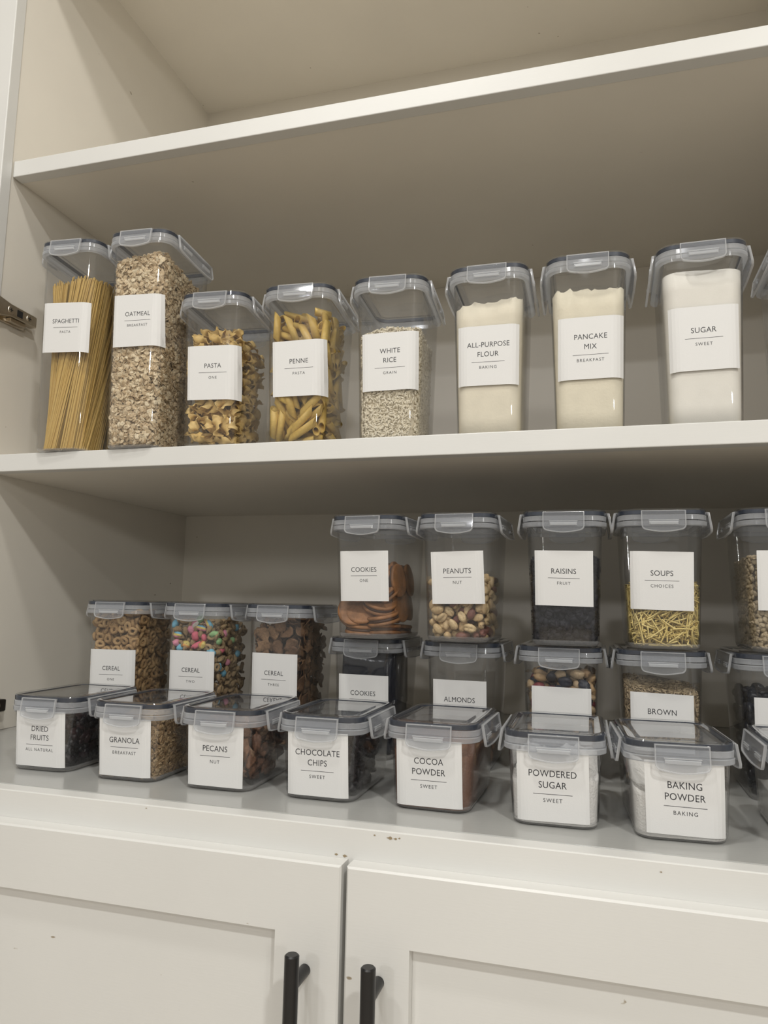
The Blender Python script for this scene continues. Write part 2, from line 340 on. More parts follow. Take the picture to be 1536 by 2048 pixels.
def build_shared():
    for k, T in TYPES.items():
        hb = T['h']-.0185
        def ring(z, ins): 
            w_, l_ = dims(T, z); return rr(w_, l_, RC, z, 6, ins)
        R = [ring(0, .0050), ring(.0009, .0022), ring(.0030, .0006), ring(.0060, 0)]
        nz = 5
        for i in range(1, nz+1): R.append(ring(.006+(hb-.006)*i/nz, 0))
        R.append(ring(hb, .0013))
        for i in range(nz-1, -1, -1): R.append(ring(.006+(hb-.006)*i/nz, .0013))
        R += [ring(.0032, .0021), ring(.0018, .0045)]
        V, F = loft(R)
        bme = autosmooth(mesh_np('body', V, F, CLEAR), 50); bme.materials.append(BASEP)
        for p_ in bme.polygons:
            if max(bme.vertices[q_].co.z for q_ in p_.vertices) < (.0062 if T['h'] < .17 else .0032): p_.material_index = 1
        SHARED['body'+k] = bme
    # rim flange of the jar (frosted), z relative to lid top
    W, L = .0950, .1400
    V, F = loft([rr(W, L, .021, -.0190, 6, .0012), rr(W, L, .021, -.0184, 6, .0002), rr(W, L, .021, -.0142, 6, 0), rr(W, L, .021, -.0136, 6, .0012), rr(W, L, .021, -.0136, 6, .0058), rr(W, L, .021, -.0190, 6, .0054)], closed=True)
    SHARED['rim'] = autosmooth(mesh_np('rim', V, F, FROST), 35)
    # lid skirt (frosted lower band)
    V, F = loft([rr(W, L, .021, -.0125, 6, .0030), rr(W, L, .021, -.0125, 6, .0008), rr(W, L, .021, -.0075, 6, .0006), rr(W, L, .021, -.0070, 6, .0012), rr(W, L, .021, -.0070, 6, .0032)], closed=True)
    SHARED['skirt'] = autosmooth(mesh_np('lid_skirt', V, F, FROST), 35)
    # gasket
    V, F = loft([rr(W, L, .021, -.0064, 6, .0036), rr(W, L, .021, -.0064, 6, .0014), rr(W, L, .021, -.0022, 6, .0014), rr(W, L, .021, -.0018, 6, .0036)], closed=True)
    SHARED['gasket'] = autosmooth(mesh_np('gasket', V, F, GASKET), 35)
    # clear lid top: outer lip, raised rim, recessed panel
    V, F = loft([rr(W, L, .021, -.0066, 6, .0012), rr(W, L, .021, -.0014, 6, .0008), rr(W, L, .021, -.0004, 6, .0016), rr(W, L, .021, 0, 6, .0034), rr(W, L, .021, 0, 6, .0052),
                 rr(W, L, .021, -.0006, 6, .0064), rr(W, L, .021, -.0020, 6, .0084), rr(W, L, .021, -.0022, 6, .0130), rr(W, L, .021, -.0014, 6, .0150), rr(W, L, .021, -.0014, 6, .0165)], cap0=False)
    SHARED['lid'] = autosmooth(mesh_np('lid', V, F, LIDC), 35)
    # inner bowl wall under the lid
    V, F = loft([rr(W, L, .021, -.0024, 6, .0100), rr(W, L, .021, -.0150, 6, .0085), rr(W, L, .021, -.0150, 6, .0098), rr(W, L, .021, -.0034, 6, .0112)], closed=True)
    SHARED['plug'] = autosmooth(mesh_np('inner_seal', V, F, LIDC), 35)
    # clips: outline in (u, v) with bowed bottom, extruded, raised border, slot
    def clip(w, h, slots, flare):
        def outl(ins, nb=8):
            P = [(-w/2+ins, -ins*.6)]
            r = .0055-ins*.6; bw = .0022
            for i in range(5):
                a = math.radians(180+90*i/4); P.append((-w/2+ins+r+r*math.cos(a), -h+bw+ins+r+r*math.sin(a)))
            for i in range(1, nb):
                t = i/nb; x = (-w/2+ins+r)+(w-2*ins-2*r)*t; P.append((x, -h+ins+bw-bw*math.sin(math.pi*t)))
            for i in range(5):
                a = math.radians(270+90*i/4); P.append((w/2-ins-r+r*math.cos(a), -h+bw+ins+r+r*math.sin(a)))
            P.append((w/2-ins, -ins*.6))
            return P
        def yb(v):   # outward bulge of the plate; v from 0 (hinge) down to -h
            t = -v/h; return -.0006-.0020*math.sin(min(1, t*1.4)*math.pi/2)-flare*t*t
        def lift(P, d): return [(u, yb(v)-d, v) for u, v in P]
        A, B = outl(0), outl(.0013)
        rings = [lift(A, -.0006), lift(A, .0014), lift(outl(.0002), .0020), lift(outl(.0011), .0020), lift(B, .0009)]
        V, F = loft(rings, cap0=False, cap1=False)
        bd = MB().add(V, F); mb = MB()
        # plate as strips so that it follows the bulge (back and front)
        def plate(P, d):
            n = len(P); c = [(0, -h*.5)]
            q = lift(P, d); m_ = n//2
            V = list(q); F = []
            i, j = 0, n-1
            while j-i > 2:
                F.append((i, i+1, j-1, j)); i += 1; j -= 1
            if j-i == 2: F.append((i, i+1, j))
            mb.add(V, F)
        plate(B, .0009); plate(A, 0)
        # foot joining the hinge to the lid edge
        mb.box(-w/2, w/2, -.0008, .0032, -.0018, .0004, .0003)
        o1 = autosmooth(mb.me('clip', CLIPM), 35)
        o2 = autosmooth(bd.me('clip_border', EDGE), 35); out = []
        for uc, sw in slots:
            s = MB()
            yv = yb(-h*.5)-.0012
            V, F = loft([[(uc-sw/2, yv, -h*.50), (uc+sw/2, yv, -h*.50), (uc+sw/2, yv, -h*.66), (uc-sw/2, yv, -h*.66)],
                         [(uc-sw/2, yv-.0012, -h*.53), (uc+sw/2, yv-.0012, -h*.53), (uc+sw/2-.002, yv-.0012, -h*.64), (uc-sw/2+.002, yv-.0012, -h*.64)]])
            s.add(V, F)
            s.box(uc-sw/2-.0006, uc+sw/2+.0006, yv-.0010, yv+.0004, -h*.475, -h*.44, .0002)
            out.append(s.me('latch_slot', EDGE))
        return o1, o2, out
    SHARED['clipF'] = clip(.0461, .0240, [(0, .030)], .0005)
    SHARED['clipS'] = clip(.0980, .0240, [(-.027, .022), (.027, .022)], .0016)
build_shared()

FONTC = {}
def text_verts(s, cap, xs, spacing=1.0):
    cu = bpy.data.curves.new('t', 'FONT'); cu.body = s; cu.size = 1.0; cu.space_character = spacing; cu.resolution_u = 3
    cu.align_x = 'CENTER'; cu.fill_mode = 'BOTH'; cu.offset = 0.0
    o = bpy.data.objects.new('t', cu); COL.objects.link(o)
    dg = bpy.context.evaluated_depsgraph_get(); me = bpy.data.meshes.new_from_object(o.evaluated_get(dg))
    V = np.array([v.co[:] for v in me.vertices]); F = [tuple(p.vertices) for p in me.polygons]
    bpy.data.objects.remove(o); bpy.data.curves.remove(cu); bpy.data.meshes.remove(me)
    k = cap/.729
    V = V[:, :2]*k; V[:, 0] = (V[:, 0]-(V[:, 0].min()+V[:, 0].max())/2)*xs
    return V, F
def front_y(T, x, z):
    w_, l_ = dims(T, z); fl = w_/2-RC; ax = abs(x)
    return -l_/2 if ax <= fl else -l_/2+RC-math.sqrt(max(0, RC*RC-(min(ax, w_/2-.0002)-fl)**2))
def add_label(jar, T, quad, lines, sub):
    x0a, z0a, x1a, z1a, x1b, z1b, x0b, z0b = [v/1000 for v in quad]   # TL TR BR BL
    def P(s, t):  # s 0..1 left-right, t 0..1 top-bottom
        xt, zt = x0a+(x1a-x0a)*s, z0a+(z1a-z0a)*s; xb, zb = x0b+(x1b-x0b)*s, z0b+(z1b-z0b)*s
        return xt+(xb-xt)*t, zt+(zb-zt)*t
    n, m_ = 20, 4; V = []; F = []
    for d in (.0003, .00055):
        for j in range(m_+1):
            for i in range(n+1):
                x, z = P(i/n, j/m_); lift = .0007*max(0, abs(i/n-.5)*2-.8)/.2
                V.append((x, front_y(T, x, z)-d-lift, z))
    N = (n+1)*(m_+1)
    for j in range(m_):
        for i in range(n):
            a = j*(n+1)+i; F.append((a+N, a+n+1+N, a+n+2+N, a+1+N)); F.append((a, a+1, a+n+2, a+n+1))
    for i in range(n):
        F.append((i, i+N, i+1+N, i+1)); a = m_*(n+1)+i; F.append((a, a+1, a+1+N, a+N))
    for j in range(m_):
        a = j*(n+1); F.append((a, a+n+1, a+n+1+N, a+N)); b = a+n; F.append((b, b+N, b+n+1+N, b+n+1))
    lab = ob('paper_label', mesh_np('paper_label', V, F, PAPER, smooth=False), jar)
    W = (x1a-x0a+x1b-x0b)/2; H = (z0a-z0b+z1a-z1b)/2
    if not lines: return
    mb = MB()
    cfg = [(.37, lines[0])] if len(lines) == 1 else [(.315, lines[0]), (.475, lines[1])]
    ly, sy = (.50, .59) if len(lines) == 1 else (.61, .695)
    def put(V2, F2, tc):
        Q = []
        for u, v in V2:
            x, z = P(.5+u/W, tc-v/H); lift = .0007*max(0, abs(u/W)*2-.8)/.2
            Q.append((x, front_y(T, x, z)-.00062-lift, z))
        mb.add(Q, F2)
    for tc, s in cfg:
        if not s: continue
        V2, F2 = text_verts(s, .0062, .92, 1.04); V2[:, 1] -= .0031; put(V2, F2, tc)
    if sub:
        V2, F2 = text_verts(sub, .0036, .98, 1.24); V2[:, 1] -= .0018; put(V2, F2, sy)
    lw = W*.272
    V2 = [(-lw+2*lw*i/16, sgn*.00022) for sgn in (-1, 1) for i in range(17)]
    put(V2, [(i, i+1, i+18, i+17) for i in range(16)], ly)
    ob('lettering', mb.me('lettering', INK), lab)

JM = {}
KU = 1.05; DU = (.4-.1964)*(1-1/KU)   # the jars of the upper shelf are a size larger
UPPER = set(); LOW = set(); KS = .98
def raised(key, top):
    d = DU if key in UPPER else .004 if key in LOW else 0
    return (lambda x, y: np.asarray(top(x, y))+d) if d else top
def jar(key, typ, x, y, a, z0, label, quad=None, lines=(), sub=''):
    T = TYPES[typ]; ca, sa = math.cos(a), math.sin(a); k = 1
    if z0 == .4:
        UPPER.add(key); k = KU; x = .8513+(x-.8513)*k; y = -.8453+(y+.8453)*k; typ = typ+'u'; T = TYPES[typ]
        if quad: quad = [v+(DU*1000 if i % 2 else 0) for i, v in enumerate(quad)]
    if typ == 'S':
        LOW.add(key); k = KS; x = .8513+(x-.8513)*k; y = -.8453+(y+.8453)*k; T = TYPES['S']
        if quad: quad = [v+(2.5 if i % 2 else 0) for i, v in enumerate(quad)]
    M = Matrix.Translation((x-sa*CEN*k, y+ca*CEN*k, z0+.0002)) @ Matrix.Rotation(a, 4, 'Z') @ Matrix.Scale(k, 4)
    JM[key] = (M, T)
    j = thing('food_storage_jar', label, 'jar', M=M)
    ob('body', SHARED['body'+typ], j)
    h = T['h']
    ob('rim', SHARED['rim'], j, loc=(0, 0, h))
    lid = ob('lid', SHARED['lid'], j, loc=(0, 0, h))
    ob('gasket', SHARED['gasket'], lid, label='dark navy gasket')
    ob('lid_skirt', SHARED['skirt'], lid); ob('inner_seal', SHARED['plug'], lid)
    for rot, off, kind in ((0, -.0704, 'clipF'), (180, -.0704, 'clipF'), (90, -.0479, 'clipS'), (-90, -.0479, 'clipS')):
        me, bd, sl = SHARED[kind]
        cobj = ob('clip', me, j); cobj.matrix_local = Matrix.Rotation(math.radians(rot), 4, 'Z') @ Matrix.Translation((0, off, h-.0028))
        ob('clip_border', bd, cobj)
        for q in sl: ob('latch_slot', q, cobj)
    if quad: add_label(j, T, quad, lines, sub)
    return j
SM = .1535
J = [
 ('spaghetti', 'T', .1618, -.0622, .0803, .4, 'tall clear jar labelled SPAGHETTI at the end of the shelf', (-31.6, 194.8, 37, 192.5, 36.5, 123.4, -30, 125.1), ['SPAGHETTI'], 'PASTA'),
 ('oatmeal', 'T', .2724, -.0620, .0627, .4, 'tall clear jar labelled OATMEAL beside the spaghetti jar', (-31.1, 194.5, 38.7, 193.5, 39.8, 123.4, -29.4, 123.7), ['OATMEAL'], 'BREAKFAST'),
 ('pasta', 'L', .3767, -.0447, .0827, .4, 'clear jar labelled PASTA ONE, filled with twisted egg noodles', (-31.6, 122.2, 39.3, 121.6, 40.2, 50.4, -29.1, 51.1), ['PASTA'], 'ONE'),
 ('penne', 'L', .4936, -.0399, .0718, .4, 'clear jar labelled PENNE, filled with yellow pasta tubes', (-30.8, 120.1, 38.5, 121.9, 39.9, 50.2, -28.2, 49.4), ['PENNE'], 'PASTA'),
 ('rice', 'L', .6120, -.0356, .0537, .4, 'clear jar labelled WHITE RICE, two thirds full', (-32.4, 121.7, 37.1, 123.2, 37, 51.6, -30.7, 50.2), ['WHITE', 'RICE'], 'GRAIN'),
 ('flour', 'L', .7322, -.0365, .0122, .4, 'clear jar of cream powder labelled ALL-PURPOSE FLOUR', (-34.4, 120.1, 36.4, 120.1, 35.4, 48.8, -34.4, 49.3), ['ALL-PURPOSE', 'FLOUR'], 'BAKING'),
 ('pancake', 'L', .8455, -.0363, .0227, .4, 'clear jar of lumpy cream powder labelled PANCAKE MIX', (-33.2, 119.9, 38, 120.4, 36.7, 49.2, -33.9, 48.5), ['PANCAKE', 'MIX'], 'BREAKFAST'),
 ('sugar', 'L', .9650, -.0358, -.0104, .4, 'clear jar of white grains labelled SUGAR', (-36.2, 121.4, 34.2, 121.1, 33.6, 51.1, -35.4, 50.5), ['SUGAR'], 'SWEET'),
 ('brownsugar', 'L', 1.0865, -.0350, .0, .4, 'clear jar with brown contents at the right edge beside the sugar jar', None, [], ''),
 ('cookies1', 'm', .5725, .0092, -.0699, SM, 'clear jar labelled COOKIES ONE, stacked on the dark cookies jar', (-32.3, 107, 31.6, 107.6, 32.5, 46, -30.5, 45.3), ['COOKIES'], 'ONE'),
 ('peanuts', 'm', .6887, .0022, -.0406, SM, 'clear jar labelled PEANUTS, stacked on the almonds jar', (-30, 105.5, 33.1, 107.1, 34.7, 45, -27.6, 43.8), ['PEANUTS'], 'NUT'),
 ('raisins', 'm', .8147, -.0027, .0112, SM, 'clear jar labelled RAISINS with black dried fruit, on top of the trail mix jar', (-32.7, 107, 31.7, 106.2, 31.4, 43.9, -32.4, 45), ['RAISINS'], 'FRUIT'),
 ('soups', 'm', .9206, -.0017, .0267, SM, 'clear jar labelled SOUPS, half full of short yellow noodles', (-34.9, 106.2, 30.9, 105.2, 29.8, 41.5, -34.9, 42.8), ['SOUPS'], 'CHOICES'),
 ('lentils', 'm', 1.0440, .0000, .0, SM, 'clear jar of pale brown lentils cut by the right edge of the photo', (-31, 107, 32, 107, 32, 44, -31, 44), [], ''),
 ('cookies2', 'm', .5598, .0561, -.0131, 0, 'clear jar labelled COOKIES with black wrapped packets, under the COOKIES ONE jar', (-32.1, 105.8, 34, 105.4, 34, 43.8, -32.1, 44.1), ['COOKIES'], ''),
 ('almonds', 'm', .6880, .0423, -.0062, 0, 'clear jar labelled ALMONDS, nearly empty, under the peanuts jar', (-32.9, 106.2, 32.5, 106.1, 32.5, 44, -32.9, 44), ['ALMONDS'], ''),
 ('mixed', 'm', .8073, .0190, -.0109, 0, 'clear jar of mixed nuts and dark berries under the raisins jar', (-31.4, 106.7, 34.5, 105.9, 34.5, 44, -31.4, 44), [], ''),
 ('brown', 'm', .9174, .0120, .0243, 0, 'clear jar labelled BROWN with rice grains, under the soups jar', (-33.8, 106.4, 31, 105, 31, 43.5, -33.8, 44), ['BROWN', ''], ''),
 ('beans', 'm', 1.0380, .0120, .0, 0, 'clear jar of black beans under the lentil jar', (-31, 106.5, 34, 106, 34, 44, -31, 44), [], ''),
 ('cereal1', 'L', .1887, .0480, .0615, 0, 'clear jar labelled CEREAL ONE, full of tan oat rings', (-32, 124.1, 36.4, 124.7, 36.4, 55, -32, 54.5), ['CEREAL'], 'ONE'),
 ('cereal2', 'L', .3130, .0530, .0258, 0, 'clear jar labelled CEREAL TWO with coloured marshmallow bits', (-32.5, 127.1, 34.4, 126.8, 34.4, 57, -32.5, 57), ['CEREAL'], 'TWO'),
 ('cereal3', 'L', .4286, .0711, -.0046, 0, 'clear jar labelled CEREAL THREE with brown bran flakes', (-32.5, 126.9, 33.6, 126.2, 33.6, 56, -32.5, 57), ['CEREAL'], 'THREE'),
 ('dried', 'S', .2253, -.1198, .0409, 0, 'low clear jar labelled DRIED FRUITS with near-black contents', (-33.4, 65.0, 32.6, 65.5, 33.8, 2.8, -31.2, 3.0), ['DRIED', 'FRUITS'], 'ALL NATURAL'),
 ('granola', 'S', .3431, -.1255, .0260, 0, 'low clear jar labelled GRANOLA with golden oat clusters', (-32.4, 64.5, 32.5, 65.2, 33.2, 2.6, -29.7, 2.6), ['GRANOLA'], 'BREAKFAST'),
 ('pecans', 'S', .4575, -.1268, .0382, 0, 'low clear jar labelled PECANS with wrinkled brown nuts', (-33.3, 64, 31.6, 64.6, 31.5, 1.6, -31.7, 2.2), ['PECANS'], 'NUT'),
 ('choc', 'S', .5730, -.1258, .0078, 0, 'low clear jar labelled CHOCOLATE CHIPS with dark drops', (-33.2, 65, 32.4, 65.8, 33.2, 2, -32.3, 2), ['CHOCOLATE', 'CHIPS'], 'SWEET'),
 ('cocoa', 'S', .6893, -.1235, -.0280, 0, 'low clear jar of brown powder labelled COCOA POWDER', (-34.3, 65, 32.2, 65.6, 32.8, 2.2, -33.2, 1.6), ['COCOA', 'POWDER'], 'SWEET'),
 ('powdered', 'S', .8096, -.1357, .0162, 0, 'low clear jar labelled POWDERED SUGAR with white clumps', (-34, 65.6, 31, 65.6, 31.4, 3, -33.4, 2.2), ['POWDERED', 'SUGAR'], 'SWEET'),
 ('baking', 'S', .9194, -.1408, .0700, 0, 'low clear jar labelled BAKING POWDER, about a third full', (-31.4, 66.2, 35.1, 64.6, 35.1, 3, -30.1, 4), ['BAKING', 'POWDER'], 'BAKING'),
 ('last', 'S', 1.0400, -.1360, .0, 0, 'low clear jar with a white label cut by the right edge of the photo', (-33, 65, 33, 65, 33, 3, -33, 3), [], ''),
]
for r in J: jar(*r)

# ------------------------------------------------------------------ contents: packing
def rotmats(n, rng, kind='any', tilt=.5):
    """n random rotation matrices; 'any' = uniform"""
    q = rng.normal(size=(n, 4)); q /= np.linalg.norm(q, axis=1)[:, None]
    a, b, c_, d = q.T
    return np.stack([np.stack([1-2*(c_*c_+d*d), 2*(b*c_-a*d), 2*(b*d+a*c_)], -1), np.stack([2*(b*c_+a*d), 1-2*(b*b+d*d), 2*(c_*d-a*b)], -1), np.stack([2*(b*d-a*c_), 2*(c_*d+a*b), 1-2*(b*b+c_*c_)], -1)], 1)
def frame(axis, up):
    """rotation whose x = axis, z as near as possible to up"""
    x = axis/np.linalg.norm(axis, axis=-1, keepdims=True); y = np.cross(up, x); y /= np.linalg.norm(y, axis=-1, keepdims=True)+1e-9
    z = np.cross(x, y); return np.stack([x, y, z], -1)
def inside(T, P, r, top, zb=.0022):
    """P (...,3) inside the jar cavity with clearance r"""
    hb = T['h']-.0185; t = np.clip(P[..., 2]/hb, 0, 1)
    hw = (T['wb']+(T['wt']-T['wb'])*t)/2-.0016; hl = (T['lb']+(T['lt']-T['lb'])*t)/2-.0016
    ax, ay = np.abs(P[..., 0]), np.abs(P[..., 1])
    ok = (ax < hw-r) & (ay < hl-r) & (P[..., 2] > zb+r) & (P[..., 2] < top(P[..., 0], P[..., 1]))
    rc = RC-.0016; dx, dy = ax-(hw-rc), ay-(hl-rc)
    ok &= ~((dx > 0) & (dy > 0) & (dx*dx+dy*dy > (rc-r)**2))
    return ok
def facedepth(T, P, top):
    hb = T['h']-.0185; t = np.clip(P[:, 2]/hb, 0, 1)
    hw = (T['wb']+(T['wt']-T['wb'])*t)/2-.0016; hl = (T['lb']+(T['lt']-T['lb'])*t)/2-.0016
    d = np.stack([hw-P[:, 0], hw+P[:, 0], hl+P[:, 1], top(P[:, 0], P[:, 1])-P[:, 2], P[:, 2]-.002], 1)
    nrm = np.array([[1, 0, 0], [-1, 0, 0], [0, -1, 0], [0, 0, 1], [0, 0, -1]], float)
    i = d.argmin(1); return d.min(1), nrm[i]
def pack(T, N, top, half, r, thr, layer, seed, axis_along=True, clear=None, tries=14000, back=.5, flat=0.8):
    """dart throwing of short capsules (half length, radius r); pieces near the walls lie along the wall.
    returns pos, rot, nearest the wall first"""
    rng = np.random.default_rng(seed)
    hb = T['h']
    P = np.stack([rng.uniform(-T['wt']/2, T['wt']/2, tries), rng.uniform(-T['lt']/2, T['lt']/2*back, tries), rng.uniform(.002, hb, tries)], 1)
    d, n = facedepth(T, P, top)
    k = (d > 0) & (d < layer); P, d, n = P[k], d[k], n[k]
    A = rng.normal(size=P.shape)
    A -= flat*(A*n).sum(1)[:, None]*n; A /= np.linalg.norm(A, axis=1)[:, None]
    R = frame(A, n+rng.normal(size=n.shape)*.35)
    ts = np.linspace(-1, 1, 5) if half > 0 else np.zeros(1)
    SP = P[:, None, :]+A[:, None, :]*(ts*half)[None, :, None]
    ok = inside(T, SP, clear or r*.95, top).all(1)
    P, R, SP, d = P[ok], R[ok], SP[ok], d[ok]
    o = np.argsort(d+rng.uniform(0, layer*.4, len(d))); P, R, SP = P[o], R[o], SP[o]
    acc = []; AS = np.empty((0, 3))
    for i in range(len(P)):
        if len(acc) >= N: break
        if len(AS):
            D = ((SP[i][:, None, :]-AS[None])**2).sum(-1).min()
            if D < thr*thr: continue
        acc.append(i); AS = np.concatenate([AS, SP[i]])
    return P[acc], R[acc]
def bulk(T, N, top, seed, layer, half=0.0, r=.001, flat=.5, back=.5):
    rng = np.random.default_rng(seed); out = []; nn = 0
    while nn < N:
        n0 = max(4000, N)
        P = np.stack([rng.uniform(-T['wt']/2, T['wt']/2, n0), rng.uniform(-T['lt']/2, T['lt']/2*back, n0), rng.uniform(.002, T['h'], n0)], 1)
        d, n = facedepth(T, P, top); k = (d > 0) & (d < layer); P, n = P[k], n[k]
        A = rng.normal(size=P.shape); A -= flat*(A*n).sum(1)[:, None]*n; A /= np.linalg.norm(A, axis=1)[:, None]
        E_ = np.stack([P-A*half, P, P+A*half], 1)
        k = inside(T, E_, r, top).all(1); P, A, n = P[k], A[k], n[k]
        out.append((P, frame(A, n+rng.normal(size=n.shape)*.4))); nn += len(P)
        if len(out) > 60: break
    return np.concatenate([o[0] for o in out])[:N], np.concatenate([o[1] for o in out])[:N]
def scatter(name, tv, tf, P, R, m, M, label, cat, scale=None, group=None, smooth=True):
    tv = np.asarray(tv, float); tf = np.asarray(tf, int)
    n = len(P); s = np.ones((n, 1, 1)) if scale is None else scale.reshape(n, 1, 1)
    V = np.einsum('nij,vj->nvi', R, tv)*s+P[:, None, :]
    F = (tf[None]+(np.arange(n)*len(tv))[:, None, None]).reshape(-1, tf.shape[1])
    me = mesh_np(name, V.reshape(-1, 3), F, m, smooth)
    o = ob(name, me, M=M, label=label, category=cat, kind='stuff')
    return o
def singles(name, meshes, P, R, M, label, cat, group, smin=.92, smax=1.08, seed=0):
    rng = random.Random(seed)
    for i in range(len(P)):
        s = rng.uniform(smin, smax)
        m4 = np.eye(4); m4[:3, :3] = R[i]*s; m4[:3, 3] = P[i]
        o = bpy.data.objects.new(name, meshes[i % len(meshes)]); COL.objects.link(o)
        o.matrix_world = M @ Matrix(m4.tolist())
        o['label'] = label; o['category'] = cat; o['group'] = group

# templates -------------------------------------------------------
def ell(a, b, c_, nu=10, nv=7, bumpy=0.0, seed=0, dent=0.0):
    rng = np.random.default_rng(seed); off = rng.uniform(0, 50, 3); V = []
    V.append((0, 0, c_))
    for j in range(1, nv-1):
        ph = math.pi*j/(nv-1)
        for i in range(nu):
            th = 2*math.pi*i/nu; V.append((a*math.sin(ph)*math.cos(th), b*math.sin(ph)*math.sin(th), c_*math.cos(ph)))
    V.append((0, 0, -c_)); F = []
    for i in range(nu): F.append((0, 1+i, 1+(i+1) % nu, 1+(i+1) % nu))
    for j in range(nv-3):
        for i in range(nu):
            p = 1+j*nu; F.append((p+i, p+nu+i, p+nu+(i+1) % nu, p+(i+1) % nu))
    p = 1+(nv-3)*nu
    for i in range(nu): F.append((p+i, len(V)-1, len(V)-1, p+(i+1) % nu))
    out = []
    for v in V:
        k = 1+bumpy*noise.noise(Vector((v[0]/a*1.6+off[0], v[1]/b*1.6+off[1], v[2]/c_*1.6+off[2])))*2
        z = v[2]*k
        if dent and v[2] > 0: z -= dent*c_*math.exp(-(v[1]/(b*.25))**2)
        out.append((v[0]*k, v[1]*k, z))
    return out, F
def qfix(F): return [tuple(dict.fromkeys(f)) for f in F]
def tri(F):
    out = []
    for f in F:
        g = tuple(dict.fromkeys(f))
        for i in range(1, len(g)-1): out.append((g[0], g[i], g[i+1]))
    return np.array(out)
def tm(name, VF, m, smooth=True): return mesh_np(name, VF[0], qfix(VF[1]), m, smooth)
def torus(R, r, nu=14, nv=7, bumpy=.0, seed=0, sq=1.0):
    rng = np.random.default_rng(seed); o = rng.uniform(0, 50); V = []; F = []
    for i in range(nu):
        a = 2*math.pi*i/nu; k = 1+bumpy*noise.noise(Vector((math.cos(a)*1.3+o, math.sin(a)*1.3, o)))
        for j in range(nv):
            b = 2*math.pi*j/nv; rr_ = r*(1+bumpy*noise.noise(Vector((math.cos(a)*2+o, math.sin(a)*2, j+o))))
            V.append(((R*k+rr_*math.cos(b))*math.cos(a), (R*k*sq+rr_*math.cos(b))*math.sin(a), rr_*math.sin(b)))
    for i in range(nu):
        for j in range(nv): F.append((i*nv+j, ((i+1) % nu)*nv+j, ((i+1) % nu)*nv+(j+1) % nv, i*nv+(j+1) % nv))
    return V, F
def penne(L=.036, R=.0046, r=.0037, n=14):
    V = []
    for rad in (R, r):
        for e in (-1, 1):
            for i in range(n):
                a = 2*math.pi*i/n; k = 1+(.03 if i % 2 else 0)*(rad == R)
                V.append((e*L/2+rad*math.cos(a)*1.15, rad*k*math.cos(a), rad*k*math.sin(a)))
    F = []
    for i in range(n):
        j = (i+1) % n
        F += [(i, j, n+j, n+i), (2*n+j, 2*n+i, 3*n+i, 3*n+j), (j, i, 2*n+i, 2*n+j), (n+i, n+j, 3*n+j, 3*n+i)]
    return V, F
def ribbon(L, W, turns, ruf, n=18, th=.0007, seed=0):
    V = []; F = []
    for i in range(n+1):
        t = i/n; a = turns*math.pi*(t-.5); x = (t-.5)*L
        for j, s in enumerate((-1, -.5, 0, .5, 1)):
            rf = ruf*math.sin(t*math.pi*5+seed)*abs(s)**1.5*(1 if s > 0 else -1)
            y, z = s*W/2, rf+W*.18*(1-s*s)
            for d in (-th/2, th/2):
                V.append((x+ruf*.3*math.cos(t*9+s), y*math.cos(a)-(z+d)*math.sin(a), y*math.sin(a)+(z+d)*math.cos(a)))
    m_ = 10
    for i in range(n):
        for j in range(4):
            p = i*m_+j*2; F += [(p+1, p+3, p+m_+3, p+m_+1), (p+2, p, p+m_, p+m_+2)]
        F += [(i*m_, i*m_+1, i*m_+m_+1, i*m_+m_), (i*m_+9, i*m_+8, i*m_+m_+8, i*m_+m_+9)]
    for b in (0, n*m_):
        for j in range(4): F.append((b+j*2, b+j*2+2, b+j*2+3, b+j*2+1))
    return V, F
def rod(L, r, n=5, bend=0.0, k=1):
    V = []; F = []
    for i in range(k+1):
        t = i/k-.5
        for j in range(n):
            a = 2*math.pi*j/n; V.append((t*L, r*math.cos(a)+bend*(4*t*t-1)*-1, r*math.sin(a)))
    for i in range(k):
        for j in range(n): F.append((i*n+j, i*n+(j+1) % n, (i+1)*n+(j+1) % n, (i+1)*n+j))
    if n == 4: F += [(3, 2, 1, 0), (k*n, k*n+1, k*n+2, k*n+3)]
    return V, F
def flake(a, b, th, seed, curl=.3, nu=9, rag=.25):
    rng = np.random.default_rng(seed); o = rng.uniform(0, 90); V = [(0, 0, th/2)]; F = []
    for z in (th/2, -th/2):
        for ring in ((.6, 1.0) if z > 0 else (1.0, .6)):
            for i in range(nu):
                an = 2*math.pi*i/nu; k = ring*(1+rag*noise.noise(Vector((math.cos(an)*1.5+o, math.sin(an)*1.5, 0))))
                x, y = a*k*math.cos(an), b*k*math.sin(an)
                zz = z*(1 if ring < 1 else .4)+curl*(x*x/a-.4*y*y/b)+rag*.6*a*noise.noise(Vector((x/a*1.4+o, y/b*1.4, 3)))*ring
                V.append((x, y, zz))
    V.append((0, 0, -th/2))
    for i in range(nu):
        j = (i+1) % nu; F.append((0, 1+i, 1+j, 1+j)); L_ = len(V)-1; F.append((L_, 1+3*nu+j, 1+3*nu+i, 1+3*nu+i))
        for s in range(3): F.append((1+s*nu+i, 1+(s+1)*nu+i, 1+(s+1)*nu+j, 1+s*nu+j))
    return V, F
def level(z0, dx=0.0, dy=0.0, amp=.003, f=60, seed=0):
    def h(x, y):
        x = np.asarray(x, float); y = np.asarray(y, float)
        return z0+dx*x+dy*y+amp*(np.sin(x*f+seed)*np.cos(y*f*.8+seed*2)+.5*np.sin(x*f*2.3+y*f*1.7+seed))
    return h

